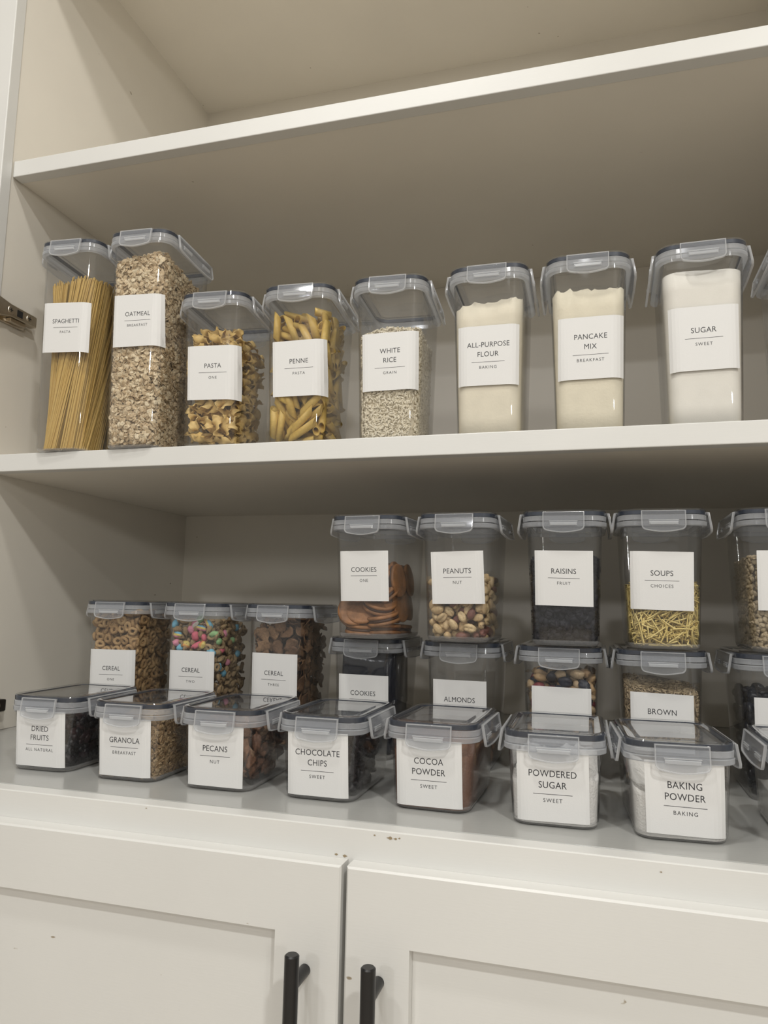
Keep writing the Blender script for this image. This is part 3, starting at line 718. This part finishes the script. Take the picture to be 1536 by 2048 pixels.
# powders -----------------------------------------------------------
def powder(key, name, top, m, label, cat, rough=.0008, lump=0.0, ins=.0019, seed=0, pre=False):
    M, T = JM[key]; n = 8; rings = []; top = raised(key, top) if not pre else top
    def ringf(frac):   # frac of local top height, on the wall
        out = []
        base_ = rr(T['wb'], T['lb'], RC, 0, n, ins)
        for (x, y, _) in base_:
            w_, l_ = T['wt'], T['lt']; zt = float(top(x, y))
            if lump: zt += lump*max(0, noise.noise(Vector((x*170, y*170, seed))))
            zt += rough*noise.noise(Vector((x*700, y*700, seed+5)))*2
            z = .0026+(zt-.0026)*frac; ww, ll = dims(T, z)
            out.append((x*(ww-2*ins)/(T['wb']-2*ins), y*(ll-2*ins)/(T['lb']-2*ins), z))
        return out
    rings.append([(x*.93, y*.96, .0022) for x, y, z in ringf(0)])
    # densify by subdividing the straight sides
    for i in range(0, 9): rings.append(ringf(i/8))
    def dens(R):
        out = []
        for i in range(len(R)):
            a, b = R[i], R[(i+1) % len(R)]; d = math.dist(a, b); k = max(1, 12 if d > .03 else 1)
            for t in range(k): out.append(tuple(a[q_]+(b[q_]-a[q_])*t/k for q_ in range(3)))
        return out
    R0 = [dens(r_) for r_ in rings]
    # keep same count
    edge = R0[-1]; out = R0
    # re-evaluate the top edge with noise
    def topz(x, y):
        z = float(top(x, y))+rough*noise.noise(Vector((x*700, y*700, seed+5)))*2
        if lump: z += lump*(max(0, noise.noise(Vector((x*170, y*170, seed))))+.5*max(0, noise.noise(Vector((x*420, y*420, seed+3)))))
        return z
    out[-1] = [(x, y, topz(x, y)) for x, y, z in edge]
    for s in (.97, .92, .84, .74, .62, .5, .36, .2, .08):
        out.append([(x*s, y*s, topz(x*s, y*s)) for x, y, z in edge])
    V, F = loft(out)
    return ob(name, mesh_np(name, V, F, m), M=M, label=label, category=cat, kind='stuff')
FLOUR = simple('flour_powder', (.84, .775, .63), .95, bump=.15, bscale=350, var=.04, vscale=60, spec=.1)
PANC = simple('pancake_powder', (.84, .775, .62), .95, bump=.2, bscale=300, var=.04, vscale=60, spec=.1)
SUG = simple('white_sugar', (.88, .85, .78), .8, bump=.12, bscale=900, var=.02, vscale=80, spec=.3)
PSUG = simple('icing_sugar', (.84, .82, .80), .95, bump=.6, bscale=500, spec=.1)
BAKP = simple('baking_powder', (.82, .80, .77), .95, bump=.5, bscale=500, spec=.1)
COCO = simple('cocoa_powder', (.20, .105, .07), .95, bump=.6, bscale=400, var=.08, vscale=90, spec=.1)
BSUG = simple('brown_sugar', (.30, .19, .09), .9, bump=.8, bscale=500, var=.15, vscale=70, spec=.2)
powder('flour', 'flour', level(.1470, .10, -.02, .0012, 90, 1), FLOUR, 'cream flour inside the jar labelled ALL-PURPOSE FLOUR', 'flour', lump=.004, seed=2)
powder('pancake', 'pancake_mix', level(.1500, .0, -.02, .0012, 120, 3), PANC, 'lumpy cream pancake mix inside the jar labelled PANCAKE MIX', 'flour', lump=.007, seed=8)
powder('sugar', 'sugar', level(.1620, -.03, 0, .0007, 50, 2), SUG, 'fine white sugar inside the jar labelled SUGAR', 'sugar', rough=.0003)
powder('cocoa', 'cocoa_powder', level(.0530, 0, .06, .0015, 60, 4), COCO, 'brown cocoa powder inside the jar labelled COCOA POWDER', 'cocoa', lump=.004, seed=3)
powder('powdered', 'powdered_sugar', level(.0400, .02, .08, .003, 70, 5), PSUG, 'white clumpy sugar inside the jar labelled POWDERED SUGAR', 'sugar', lump=.009, seed=4)
powder('baking', 'baking_powder', level(.0240, -.45, .1, .002, 60, 6), BAKP, 'white powder heaped to one side inside the jar labelled BAKING POWDER', 'baking powder', lump=.003, seed=5)
powder('brownsugar', 'brown_sugar', level(.1000, -.30, -.12, .004, 60, 7), BSUG, 'brown sugar inside the jar at the right edge of the upper shelf', 'sugar', lump=.008, seed=6)

# grains as stuff -----------------------------------------------------
def grains(key, name, VF, N, top, m, label, cat, layer, half, r, flat=.5, seed=1, smooth=True, jit=.15, core=True, corem=None):
    M, T = JM[key]; top = raised(key, top); P, R = bulk(T, N, top, seed, layer, half, r, flat)
    sc = np.random.default_rng(seed).uniform(1-jit, 1+jit, len(P))
    o = scatter(name, VF[0], tri(VF[1]), P, R, m, M, label, cat, sc)
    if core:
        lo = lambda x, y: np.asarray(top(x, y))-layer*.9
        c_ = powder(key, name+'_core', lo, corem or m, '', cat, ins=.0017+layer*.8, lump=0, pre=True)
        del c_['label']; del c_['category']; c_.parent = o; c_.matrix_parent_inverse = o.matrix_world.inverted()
RICE = pieces('white_rice_grains', [(.74, .66, .50), (.86, .79, .64)], .5, 0, detail=.05)
grains('rice', 'white_rice', ell(.0034, .0011, .0010, 6, 5), 13000, level(.1290, .03, .02, .003, 50, 1), RICE, 'white rice grains inside the jar labelled WHITE RICE', 'rice', .0050, .0028, .0009, .6)
BRICE = pieces('brown_rice_grains', [(.32, .24, .14), (.46, .36, .23)], .55, 0, detail=.05)
grains('brown', 'brown_rice', ell(.0034, .0010, .0010, 6, 5), 7000, level(.1130, -.10, .05, .002, 50, 2), BRICE, 'brown rice grains inside the jar labelled BROWN', 'rice', .0045, .0028, .0009, .6)
OAT = pieces('oat_flakes', [(.56, .41, .24), (.80, .64, .42), (.90, .77, .55)], .75, .6, 900, .35)
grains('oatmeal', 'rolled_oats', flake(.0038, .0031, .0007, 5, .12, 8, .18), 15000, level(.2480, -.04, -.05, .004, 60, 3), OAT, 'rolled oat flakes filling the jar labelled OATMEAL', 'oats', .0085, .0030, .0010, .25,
       corem=simple('oat_gap_shade', (.20, .15, .09), .9))  # darkened oat colour paints the shade in gaps between flakes
LEN = pieces('lentils', [(.34, .27, .17), (.47, .38, .25)], .5, .1, 500, .15)
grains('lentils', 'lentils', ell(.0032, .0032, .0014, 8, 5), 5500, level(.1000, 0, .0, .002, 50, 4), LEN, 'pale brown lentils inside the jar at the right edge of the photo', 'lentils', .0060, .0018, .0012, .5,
       corem=simple('lentil_gap_shade', (.13, .10, .06), .9))  # lentil colour darkened to paint shade between the lentils
RAI = pieces('raisins', [(.004, .004, .008), (.010, .009, .016)], .55, .7, 500, .3, spec=.25)
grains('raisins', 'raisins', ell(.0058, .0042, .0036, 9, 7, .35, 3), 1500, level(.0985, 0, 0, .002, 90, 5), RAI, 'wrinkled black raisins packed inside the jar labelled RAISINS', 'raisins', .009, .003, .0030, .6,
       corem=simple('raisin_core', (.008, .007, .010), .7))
DRF = pieces('dried_fruit', [(.006, .006, .009), (.012, .010, .014), (.03, .012, .015)], .4, .7, 500, .3)
grains('dried', 'dried_fruit', ell(.0070, .0050, .0040, 9, 7, .35, 4), 1100, level(.0590, 0, 0, .003, 70, 6), DRF, 'near-black dried fruit pieces inside the jar labelled DRIED FRUITS', 'dried fruit', .010, .004, .0034, .6,
       corem=simple('dried_core', (.008, .007, .010), .7))
GRA = pieces('granola', [(.27, .17, .08), (.43, .29, .15), (.52, .38, .22)], .7, .8, 600, .35)
grains('granola', 'granola', flake(.0040, .0026, .0016, 8, .2, 7, .5), 6500, level(.0610, 0, 0, .004, 70, 7), GRA, 'golden oat granola inside the jar labelled GRANOLA', 'granola', .008, .002, .0014, .15,
       corem=simple('granola_core', (.12, .075, .035), .9))  # dark filler puts gap shade into the colour beneath the clusters

# countable pieces ----------------------------------------------------
def filled(key, name, meshes, N, top, half, r, thr, layer, seed, label, cat, group, back_tv=None, Nb=0, mb_=None, flat=.8, stufflabel=None, tries=14000, deep=None, clear=None):
    M, T = JM[key]; top = raised(key, top)
    P, R = pack(T, N, top, half, r, thr, layer, seed, tries=tries, flat=flat, clear=clear)
    singles(name, meshes, P, R, M, label, cat, group, seed=seed)
    if Nb:
        lo = lambda x, y: np.asarray(top(x, y))-layer*.55
        rng = np.random.default_rng(seed+99)
        n0 = 40000; Q = np.stack([rng.uniform(-T['wt']/2, T['wt']/2, n0), rng.uniform(-T['lt']/2, T['lt']/2*.6, n0), rng.uniform(.003, T['h'], n0)], 1)
        d, _ = facedepth(T, Q, top); k = (d > layer*.55) & (d < layer*(deep or 1.9)); Q = Q[k]
        RR = rotmats(len(Q), rng); E_ = np.stack([Q+RR[:, :, 0]*half, Q-RR[:, :, 0]*half], 1)
        k = inside(T, E_, clear or r, top).all(1); Q, RR = Q[k][:Nb], RR[k][:Nb]
        scatter(name+'_heap', back_tv[0], tri(back_tv[1]), Q, RR, mb_, M, stufflabel, cat)
PEN = pieces('penne_pasta', [(.58, .38, .085), (.70, .49, .14)], .42, .15, 300, .12)
pv = penne()
filled('penne', 'penne', [tm('penne', pv, PEN), tm('penne', penne(.033, .0048, .0038), PEN), tm('penne', penne(.038, .0045, .0036), PEN)], 300, level(.1600, .05, -.05, .006, 50, 2), .016, .0042, .0074, .020, 11,
       'yellow penne tube inside the jar labelled PENNE', 'pasta', 'penne in the jar', pv, 160, PEN, .75, 'inner heap of penne behind the tubes against the jar wall', tries=40000)
NOO = pieces('egg_noodles', [(.66, .44, .14), (.80, .58, .24)], .5, .1, 300, .1)
nv = [ribbon(.026, .0125, 1.1, .0022, seed=s) for s in (0, 2, 4)]+[ribbon(.022, .013, -1.3, .0026, seed=1)]
filled('pasta', 'egg_noodle', [tm('egg_noodle', v, NOO) for v in nv], 290, level(.1430, .0, -.06, .005, 70, 1), .009, .0040, .0078, .020, 12,
       'twisted egg noodle inside the jar labelled PASTA ONE', 'pasta', 'egg noodles in the jar', ribbon(.024, .012, 1.0, .002, n=8), 200, NOO, .6, 'inner heap of egg noodles behind the pieces against the jar wall', tries=40000, clear=.0050)
RINGM = pieces('oat_rings', [(.38, .23, .10), (.50, .33, .16)], .75, .7, 500, .25)
tv_ = [torus(.0047, .0026, bumpy=.25, seed=s, sq=q) for s, q in ((0, 1), (1, .8), (2, .9), (3, .7))]
filled('cereal1', 'oat_ring', [tm('oat_ring', v, RINGM) for v in tv_], 300, lambda x, y: level(.1740, .06, -.03, .003, 90, 2)(x, y), .0036, .0030, .0066, .014, 13,
       'tan oat ring inside the jar labelled CEREAL ONE', 'cereal', 'oat rings in the jar', torus(.0047, .0026, 8, 5), 1300, RINGM, .4, 'inner heap of oat rings behind those against the jar wall', tries=26000, deep=1.6)
# cereal two: oat bits and marshmallows
OATB = pieces('oat_bits', [(.36, .24, .12), (.47, .34, .19)], .8, .7, 500, .25)
filled('cereal2', 'oat_bit', [tm('oat_bit', ell(.0068, .0034, .0030, 10, 7, .25, s), OATB) for s in (1, 2)]+[tm('oat_bit', torus(.0040, .0025, bumpy=.3, seed=5), OATB)], 300, level(.1660, .04, -.03, .003, 80, 2), .0040, .0030, .0066, .015, 14,
       'tan oat piece inside the jar labelled CEREAL TWO', 'cereal', 'oat pieces in the marshmallow cereal', ell(.006, .0032, .003, 7, 5, .2, 1), 1100, OATB, .5, 'inner heap of oat pieces behind those against the jar wall', tries=26000, deep=1.6)
def marsh(cols):
    m, nt, b = mat('marshmallow'); b.inputs['Roughness'].default_value = .75
    tc = nd(nt, 'ShaderNodeTexCoord'); sx = nd(nt, 'ShaderNodeSeparateXYZ'); nt.links.new(tc.outputs['Generated'], sx.inputs[0])
    rp = nd(nt, 'ShaderNodeValToRGB'); rp.color_ramp.interpolation = 'CONSTANT'; el = rp.color_ramp.elements
    while len(el) < max(2, len(cols)): el.new(.5)
    cs = cols if len(cols) > 1 else cols*2
    for i, cc in enumerate(cs): el[i].position = i/len(cs); el[i].color = (*cc, 1)
    nt.links.new(sx.outputs[1], rp.inputs[0]); nt.links.new(rp.outputs[0], b.inputs['Base Color']); return m
PINK, BLUE, YEL, ORG, RED, GRN, WHT = (.72, .28, .38), (.18, .46, .62), (.72, .58, .18), (.78, .36, .10), (.70, .16, .22), (.28, .48, .22), (.8, .75, .7)
MS = [marsh([PINK]), marsh([BLUE]), marsh([RED]), marsh([ORG, YEL]), marsh([PINK, YEL, BLUE]), marsh([GRN]), marsh([PINK, WHT])]
NMS = ['pink', 'blue', 'red', 'orange and yellow', 'rainbow-striped', 'green', 'pink and white']
M_, T_ = JM['cereal2']
spots = [(-.030, .162, 1), (-.024, .148, 4), (-.026, .137, 0), (-.012, .134, 3), (.003, .147, 2), (.005, .134, 2), (.014, .146, 2), (.014, .135, 3), (.012, .158, 4), (.022, .163, 4), (.002, .163, 6), (-.004, .156, 0), (.030, .150, 5), (.028, .125, 1), (-.020, .130, 1), (.008, .170, 5)]
mcount = {}
for i, (u, z, k) in enumerate(spots):
    w_, l_ = dims(T_, z)
    V, F = ell(random.uniform(.0055, .0085), random.uniform(.0042, .0055), .0042, 12, 8, .22, i)
    me = tm('marshmallow', (V, F), MS[k])
    yy = -l_/2+.0058+(0.0 if i % 3 else .002)
    if abs(u) > w_/2-.0075: u = math.copysign(w_/2-.0075, u)
    m4 = M_ @ Matrix.Translation((u, yy, z)) @ Matrix.Rotation(random.uniform(0, 3), 4, 'Y') @ Matrix.Rotation(math.pi/2+random.uniform(-.3, .3), 4, 'X')
    ob('marshmallow', me, M=m4, label=NMS[k]+' marshmallow bit against the front of the jar labelled CEREAL TWO', category='marshmallow', group=NMS[k]+' marshmallows')
for i, (v, z, k) in enumerate([(-.040, .128, 2), (-.030, .095, 1), (-.020, .110, 0), (-.045, .105, 1), (-.010, .140, 5), (.01, .12, 1), (-.035, .150, 6), (0, .158, 1), (-.05, .140, 5)]):
    w_, l_ = dims(T_, z); me = tm('marshmallow', ell(.0058, .0048, .0038, 12, 8, .10, i+40), MS[k])
    m4 = M_ @ Matrix.Translation((w_/2-.0062, v, z)) @ Matrix.Rotation(random.uniform(0, 3), 4, 'X') @ Matrix.Rotation(math.pi/2, 4, 'Y')
    ob('marshmallow', me, M=m4, label=NMS[k]+' marshmallow bit against the side of the jar labelled CEREAL TWO', category='marshmallow', group=NMS[k]+' marshmallows along the side')
BRAN = pieces('bran_flakes', [(.12, .060, .030), (.21, .115, .055), (.28, .165, .085)], .75, .8, 500, .35)
filled('cereal3', 'bran_flake', [tm('bran_flake', flake(.0105, .0078, .0016, s, .35, 12, .50), BRAN) for s in (1, 2, 3, 4)], 280, level(.1690, .05, -.03, .005, 70, 2), .0080, .0030, .0056, .020, 15,
       'brown bran flake inside the jar labelled CEREAL THREE', 'cereal', 'bran flakes in the jar', flake(.012, .009, .0016, 6, .35, 8, .4), 300, BRAN, .92, 'inner heap of bran flakes behind those against the jar wall', tries=30000, clear=.0056)
PNUT = pieces('peanuts', [(.60, .43, .23), (.72, .54, .31), (.66, .48, .26), (.60, .44, .24), (.70, .53, .30), (.20, .08, .06)], .5, .3, 400, .2)
filled('peanuts', 'peanut', [tm('peanut', ell(.0078, .0050, .0042, 14, 10, .08, s, .5 if s % 2 else .0), PNUT) for s in (1, 2, 3, 4)], 300, level(.0760, .06, .04, .003, 90, 2), .0034, .0043, .0078, .018, 16,
       'pale roasted peanut inside the jar labelled PEANUTS', 'peanut', 'peanuts in the jar', ell(.0075, .005, .0042, 8, 6), 260, PNUT, .7, 'inner heap of peanuts behind those against the jar wall', tries=20000)
SOU = pieces('soup_noodles', [(.74, .57, .19), (.86, .71, .30)], .5, 0, detail=.05)
filled('soups', 'soup_noodle', [mesh_np('soup_noodle', *rod(.019, .00085, 5, .0006, 3), SOU), mesh_np('soup_noodle', *rod(.022, .00085, 5, .0, 3), SOU)], 300, level(.0710, 0, .0, .003, 80, 3), .0085, .0009, .0017, .005, 17,
       'short yellow noodle inside the jar labelled SOUPS', 'pasta', 'soup noodles in the jar', rod(.020, .00085, 4), 3200, SOU, .93, 'inner heap of short yellow noodles in the soups jar', tries=40000, deep=4.5)
NUTM = pieces('trail_mix', [(.42, .27, .14), (.018, .018, .03), (.55, .40, .24), (.16, .02, .03), (.025, .03, .05), (.50, .33, .17)], .45, .4, 400, .2)
filled('mixed', 'nut', [tm('nut', ell(.0085, .0062, .0050, 12, 8, .15, s, .25 if s % 2 else 0), NUTM) for s in (1, 2, 3)], 240, level(.1200, .0, .0, .003, 80, 3), .0034, .0050, .0088, .020, 18,
       'nut or berry inside the jar under the raisins jar', 'nut', 'trail mix in the jar', ell(.008, .006, .005, 8, 6), 250, NUTM, .6, 'inner heap of nuts and berries behind those against the jar wall', tries=20000)
BEA = pieces('black_beans', [(.008, .009, .014), (.016, .018, .026)], .22, 0, detail=.05)
filled('beans', 'black_bean', [tm('black_bean', ell(.0075, .0047, .0044, 12, 8, .03, 1), BEA)], 280, level(.1090, 0, 0, .002, 80, 3), .0034, .0043, .0078, .016, 19,
       'glossy black bean inside the jar under the lentil jar', 'bean', 'black beans in the jar', ell(.0075, .0047, .0044, 8, 6), 260, BEA, .6, 'inner heap of black beans behind those against the jar wall', tries=18000)
ALM = pieces('almonds', [(.18, .085, .04), (.27, .14, .07)], .6, .5, 500, .2)
filled('almonds', 'almond', [tm('almond', ell(.0115, .0066, .0042, 12, 8, .05, s), ALM) for s in (1, 2)], 120, level(.0380, 0, 0, .003, 80, 3), .0060, .0042, .0082, .020, 20,
       'brown almond lying in the jar labelled ALMONDS', 'almond', 'almonds in the jar', tries=16000)
PEC = pieces('pecans', [(.13, .06, .035), (.24, .12, .07), (.34, .21, .13), (.18, .09, .055)], .55, .8, 350, .35)
filled('pecans', 'pecan', [tm('pecan', ell(.0105, .0066, .0048, 14, 10, .38, s, .3), PEC) for s in (1, 2, 3)], 170, level(.0600, 0, 0, .003, 80, 3), .0060, .0044, .0082, .020, 21,
       'wrinkled brown pecan inside the jar labelled PECANS', 'pecan', 'pecans in the jar', ell(.0100, .0065, .0048, 9, 7, .38, 1), 160, PEC, .6, 'inner heap of pecans behind those against the jar wall', tries=18000, clear=.0058)
CHO = pieces('chocolate_chips', [(.009, .007, .010), (.018, .013, .016)], .45, .1, 300, .1)
def chip():
    prof = [(0, -.0030), (.0046, -.0030), (.0054, -.0018), (.0044, .0005), (.0022, .0028), (.0008, .0046), (0, .0052)]
    n = 10; V = []; F = []
    for r_, z in prof:
        for i in range(n): a = 2*math.pi*i/n; V.append((z, max(r_, .0002)*math.cos(a), max(r_, .0002)*math.sin(a)))
    for k in range(len(prof)-1):
        for i in range(n): F.append((k*n+i, k*n+(i+1) % n, (k+1)*n+(i+1) % n, (k+1)*n+i))
    return V, F
cv = chip()
filled('choc', 'chocolate_chip', [mesh_np('chocolate_chip', *cv, CHO)], 260, level(.0600, 0, 0, .002, 80, 3), .0014, .0044, .0080, .016, 22,
       'dark chocolate chip inside the jar labelled CHOCOLATE CHIPS', 'chocolate chip', 'chocolate chips in the jar', cv, 240, CHO, .2, 'inner heap of chocolate chips behind those against the jar wall', tries=14000, clear=.0056)
CRE = simple('white_powder', (.75, .73, .7), .9)
powder('last', 'white_powder', level(.0300, 0, 0, .002, 60, 9), CRE, 'white powder inside the low jar at the right edge', 'powder')

# spaghetti: a twisted bundle ------------------------------------------
SPA = pieces('spaghetti_pasta', [(.50, .32, .08), (.68, .47, .15)], .45, 0, detail=.05)
Msp, Tsp = JM['spaghetti']
rng = np.random.default_rng(5)
strand_V, strand_F = rod(1.0, .00092, 6)
strand = mesh_np('spaghetti_strand', strand_V, strand_F, SPA)
def se(a):
    c_, s_ = math.cos(a), math.sin(a); return math.copysign(abs(c_)**.55, c_), math.copysign(abs(s_)**.55, s_)
def sp_end(n, seed, shell):
    r_ = np.random.default_rng(seed); P0 = []; P1 = []; tw = math.radians(50)
    while len(P0) < n:
        a = r_.uniform(0, 2*math.pi); rad = math.sqrt(r_.uniform(.80 if shell else .2, 1.0))*1.0
        x0, y0 = .0340*rad*se(a)[0], .0550*rad*se(a)[1]
        b = a+tw+r_.normal()*.10
        x1, y1 = .0385*rad*se(b)[0], .0590*rad*se(b)[1]
        zt = .226+r_.normal()*.0028+(.010 if r_.random() < .01 else 0)
        P0.append((x0-.0005, y0, .0030)); P1.append((x1, y1, zt+DU+.006*x1/.038))
    return np.array(P0), np.array(P1)
def sp_rot(P0, P1):
    D = P1-P0; L = np.linalg.norm(D, axis=1); up = np.tile([[0., 1., 0.]], (len(D), 1)); R = frame(D, up)
    return (P0+P1)/2, R, L
P, R, L = sp_rot(*sp_end(300, 3, True))
for i in range(300):
    m4 = np.eye(4); m4[:3, :3] = R[i]@np.diag([L[i], 1, 1]); m4[:3, 3] = P[i]
    o = bpy.data.objects.new('spaghetti_strand', strand); COL.objects.link(o); o.matrix_world = Msp @ Matrix(m4.tolist())
    o['label'] = 'long spaghetti strand standing in the jar labelled SPAGHETTI'; o['category'] = 'spaghetti'; o['group'] = 'spaghetti strands in the tall jar'
P, R, L = sp_rot(*sp_end(1500, 4, False))
R2 = R.copy(); R2[:, :, 0] *= L[:, None]
scatter('spaghetti_bundle', strand_V, tri(strand_F), P, R2, SPA, Msp, 'inner bundle of spaghetti in the tall jar behind the outer strands', 'spaghetti')

# cookies ---------------------------------------------------------------
COOK = simple('biscuit', (.30, .135, .05), .55, bump=.5, bscale=220, var=.35, vscale=70)
FILL = simple('biscuit_filling', (.07, .028, .015), .5)
def disc(r_, z0, z1, bev, n=28):
    R_ = [[(rad*math.cos(2*math.pi*i/n), rad*math.sin(2*math.pi*i/n), z) for i in range(n)] for rad, z in
          ((r_-bev*1.6, z0), (r_-bev*.4, z0+bev*.35), (r_, (z0+z1)/2), (r_-bev*.4, z1-bev*.35), (r_-bev*1.6, z1), (r_*.55, z1+bev*.25))]
    return loft(R_)
bt = mesh_np('biscuit', *disc(.0215, .0016, .0062, .0016), COOK); bb = mesh_np('biscuit', *disc(.0215, -.0062, -.0016, .0016), COOK); bf = mesh_np('filling', *disc(.0202, -.0017, .0017, .0006), FILL)
Mc, Tc = JM['cookies1']
cook = [  # x, y, z, tilt about x, tilt about y
    (-.014, -.030, .0105, 3, 4), (.015, -.026, .0100, -4, -3), (-.012, .018, .0100, 4, 0), (.014, .022, .0100, -3, 2),
    (-.020, -.040, .0330, 62, 28), (-.010, -.038, .0340, 58, 20), (.016, -.034, .0245, 12, -8), (.012, -.036, .0420, 22, 18), (-.008, -.030, .0580, 24, -12),
    (.014, -.030, .0560, 30, -24), (.027, -.012, .0400, 6, 78), (.018, -.004, .0440, 8, 70), (-.016, .004, .0300, 14, 8), (-.012, .030, .0280, 20, -10),
    (.026, .024, .0420, -8, 82), (.014, .028, .0460, 5, 74), (-.014, -.002, .0500, 28, 12), (-.016, -.036, .0680, 30, 20), (.008, -.030, .0740, 40, -28),
    (.028, -.022, .0720, 5, 84), (.020, -.006, .0760, 2, 76), (.027, .022, .0740, -5, 82), (-.010, .010, .0700, 20, 6), (.010, .016, .0740, 30, -16)]
for i, (x, y, z, tx, ty) in enumerate(cook):
    M4 = Mc @ Matrix.Translation((x, y, z)) @ Matrix.Rotation(math.radians(ty), 4, 'Y') @ Matrix.Rotation(math.radians(tx), 4, 'X')
    t = thing('sandwich_cookie', 'round brown sandwich cookie inside the jar labelled COOKIES ONE', 'cookie', M=M4, group='sandwich cookies in the jar')
    ob('biscuit', bt, t); ob('biscuit', bb, t); ob('filling', bf, t)
WRAP = simple('black_wrapper', (.010, .012, .022), .18, bump=.3, bscale=90)
WTAB = simple('wrapper_print', (.45, .46, .48), .35)
def packet():
    n = 18; V = []; F = []
    W_, H_ = .069, .066
    for s in (1, -1):
        for j in range(n+1):
            for i in range(n+1):
                u, v = i/n*2-1, j/n*2-1
                k = max(0, (1-abs(u)**5)*(1-abs(v)**3.2)); d = .0075*k**.55*(1+.10*noise.noise(Vector((u*3, v*3, s*4.))))
                e = .0012*((j+i) % 2) if abs(v) > .99 else 0
                V.append((u*W_/2, s*(d+.0002), v*H_/2+math.copysign(e, v)))
    N = (n+1)**2
    for j in range(n):
        for i in range(n):
            a = j*(n+1)+i; F.append((a, a+n+1, a+n+2, a+1)); F.append((a+N, a+1+N, a+n+2+N, a+n+1+N))
    for i in range(n):
        for a, b in ((i, i+1), (n*(n+1)+i+1, n*(n+1)+i)): F.append((a, b, b+N, a+N))
    for j in range(n):
        for a, b in (((j+1)*(n+1), j*(n+1)), (j*(n+1)+n, (j+1)*(n+1)+n)): F.append((a, b, b+N, a+N))
    return V, F
pk = mesh_np('wrapper', *packet(), WRAP); Mk, Tk = JM['cookies2']
for i, (x, y, z, ax, ay, az) in enumerate([(0, -.046, .040, 0, 0, 0), (.003, -.029, .041, 4, 0, 3), (-.002, -.010, .041, -3, 0, -4), (.002, .010, .041, 3, 0, 2), (-.001, .030, .041, -2, 0, 0),
                                            (-.001, -.040, .098, 10, 4, 3), (.001, -.018, .097, 5, -3, -3), (0, .006, .098, -4, 3, 3), (0, .030, .097, 3, 0, 0)]):
    M4 = Mk @ Matrix.Translation((x, y, z)) @ Matrix.Rotation(math.radians(az), 4, 'Z') @ Matrix.Rotation(math.radians(ay), 4, 'Y') @ Matrix.Rotation(math.radians(ax), 4, 'X')
    ob('wrapped_cookie', pk, M=M4, label='glossy black wrapped cookie packet in the jar under COOKIES ONE', category='cookie', group='wrapped cookie packets')
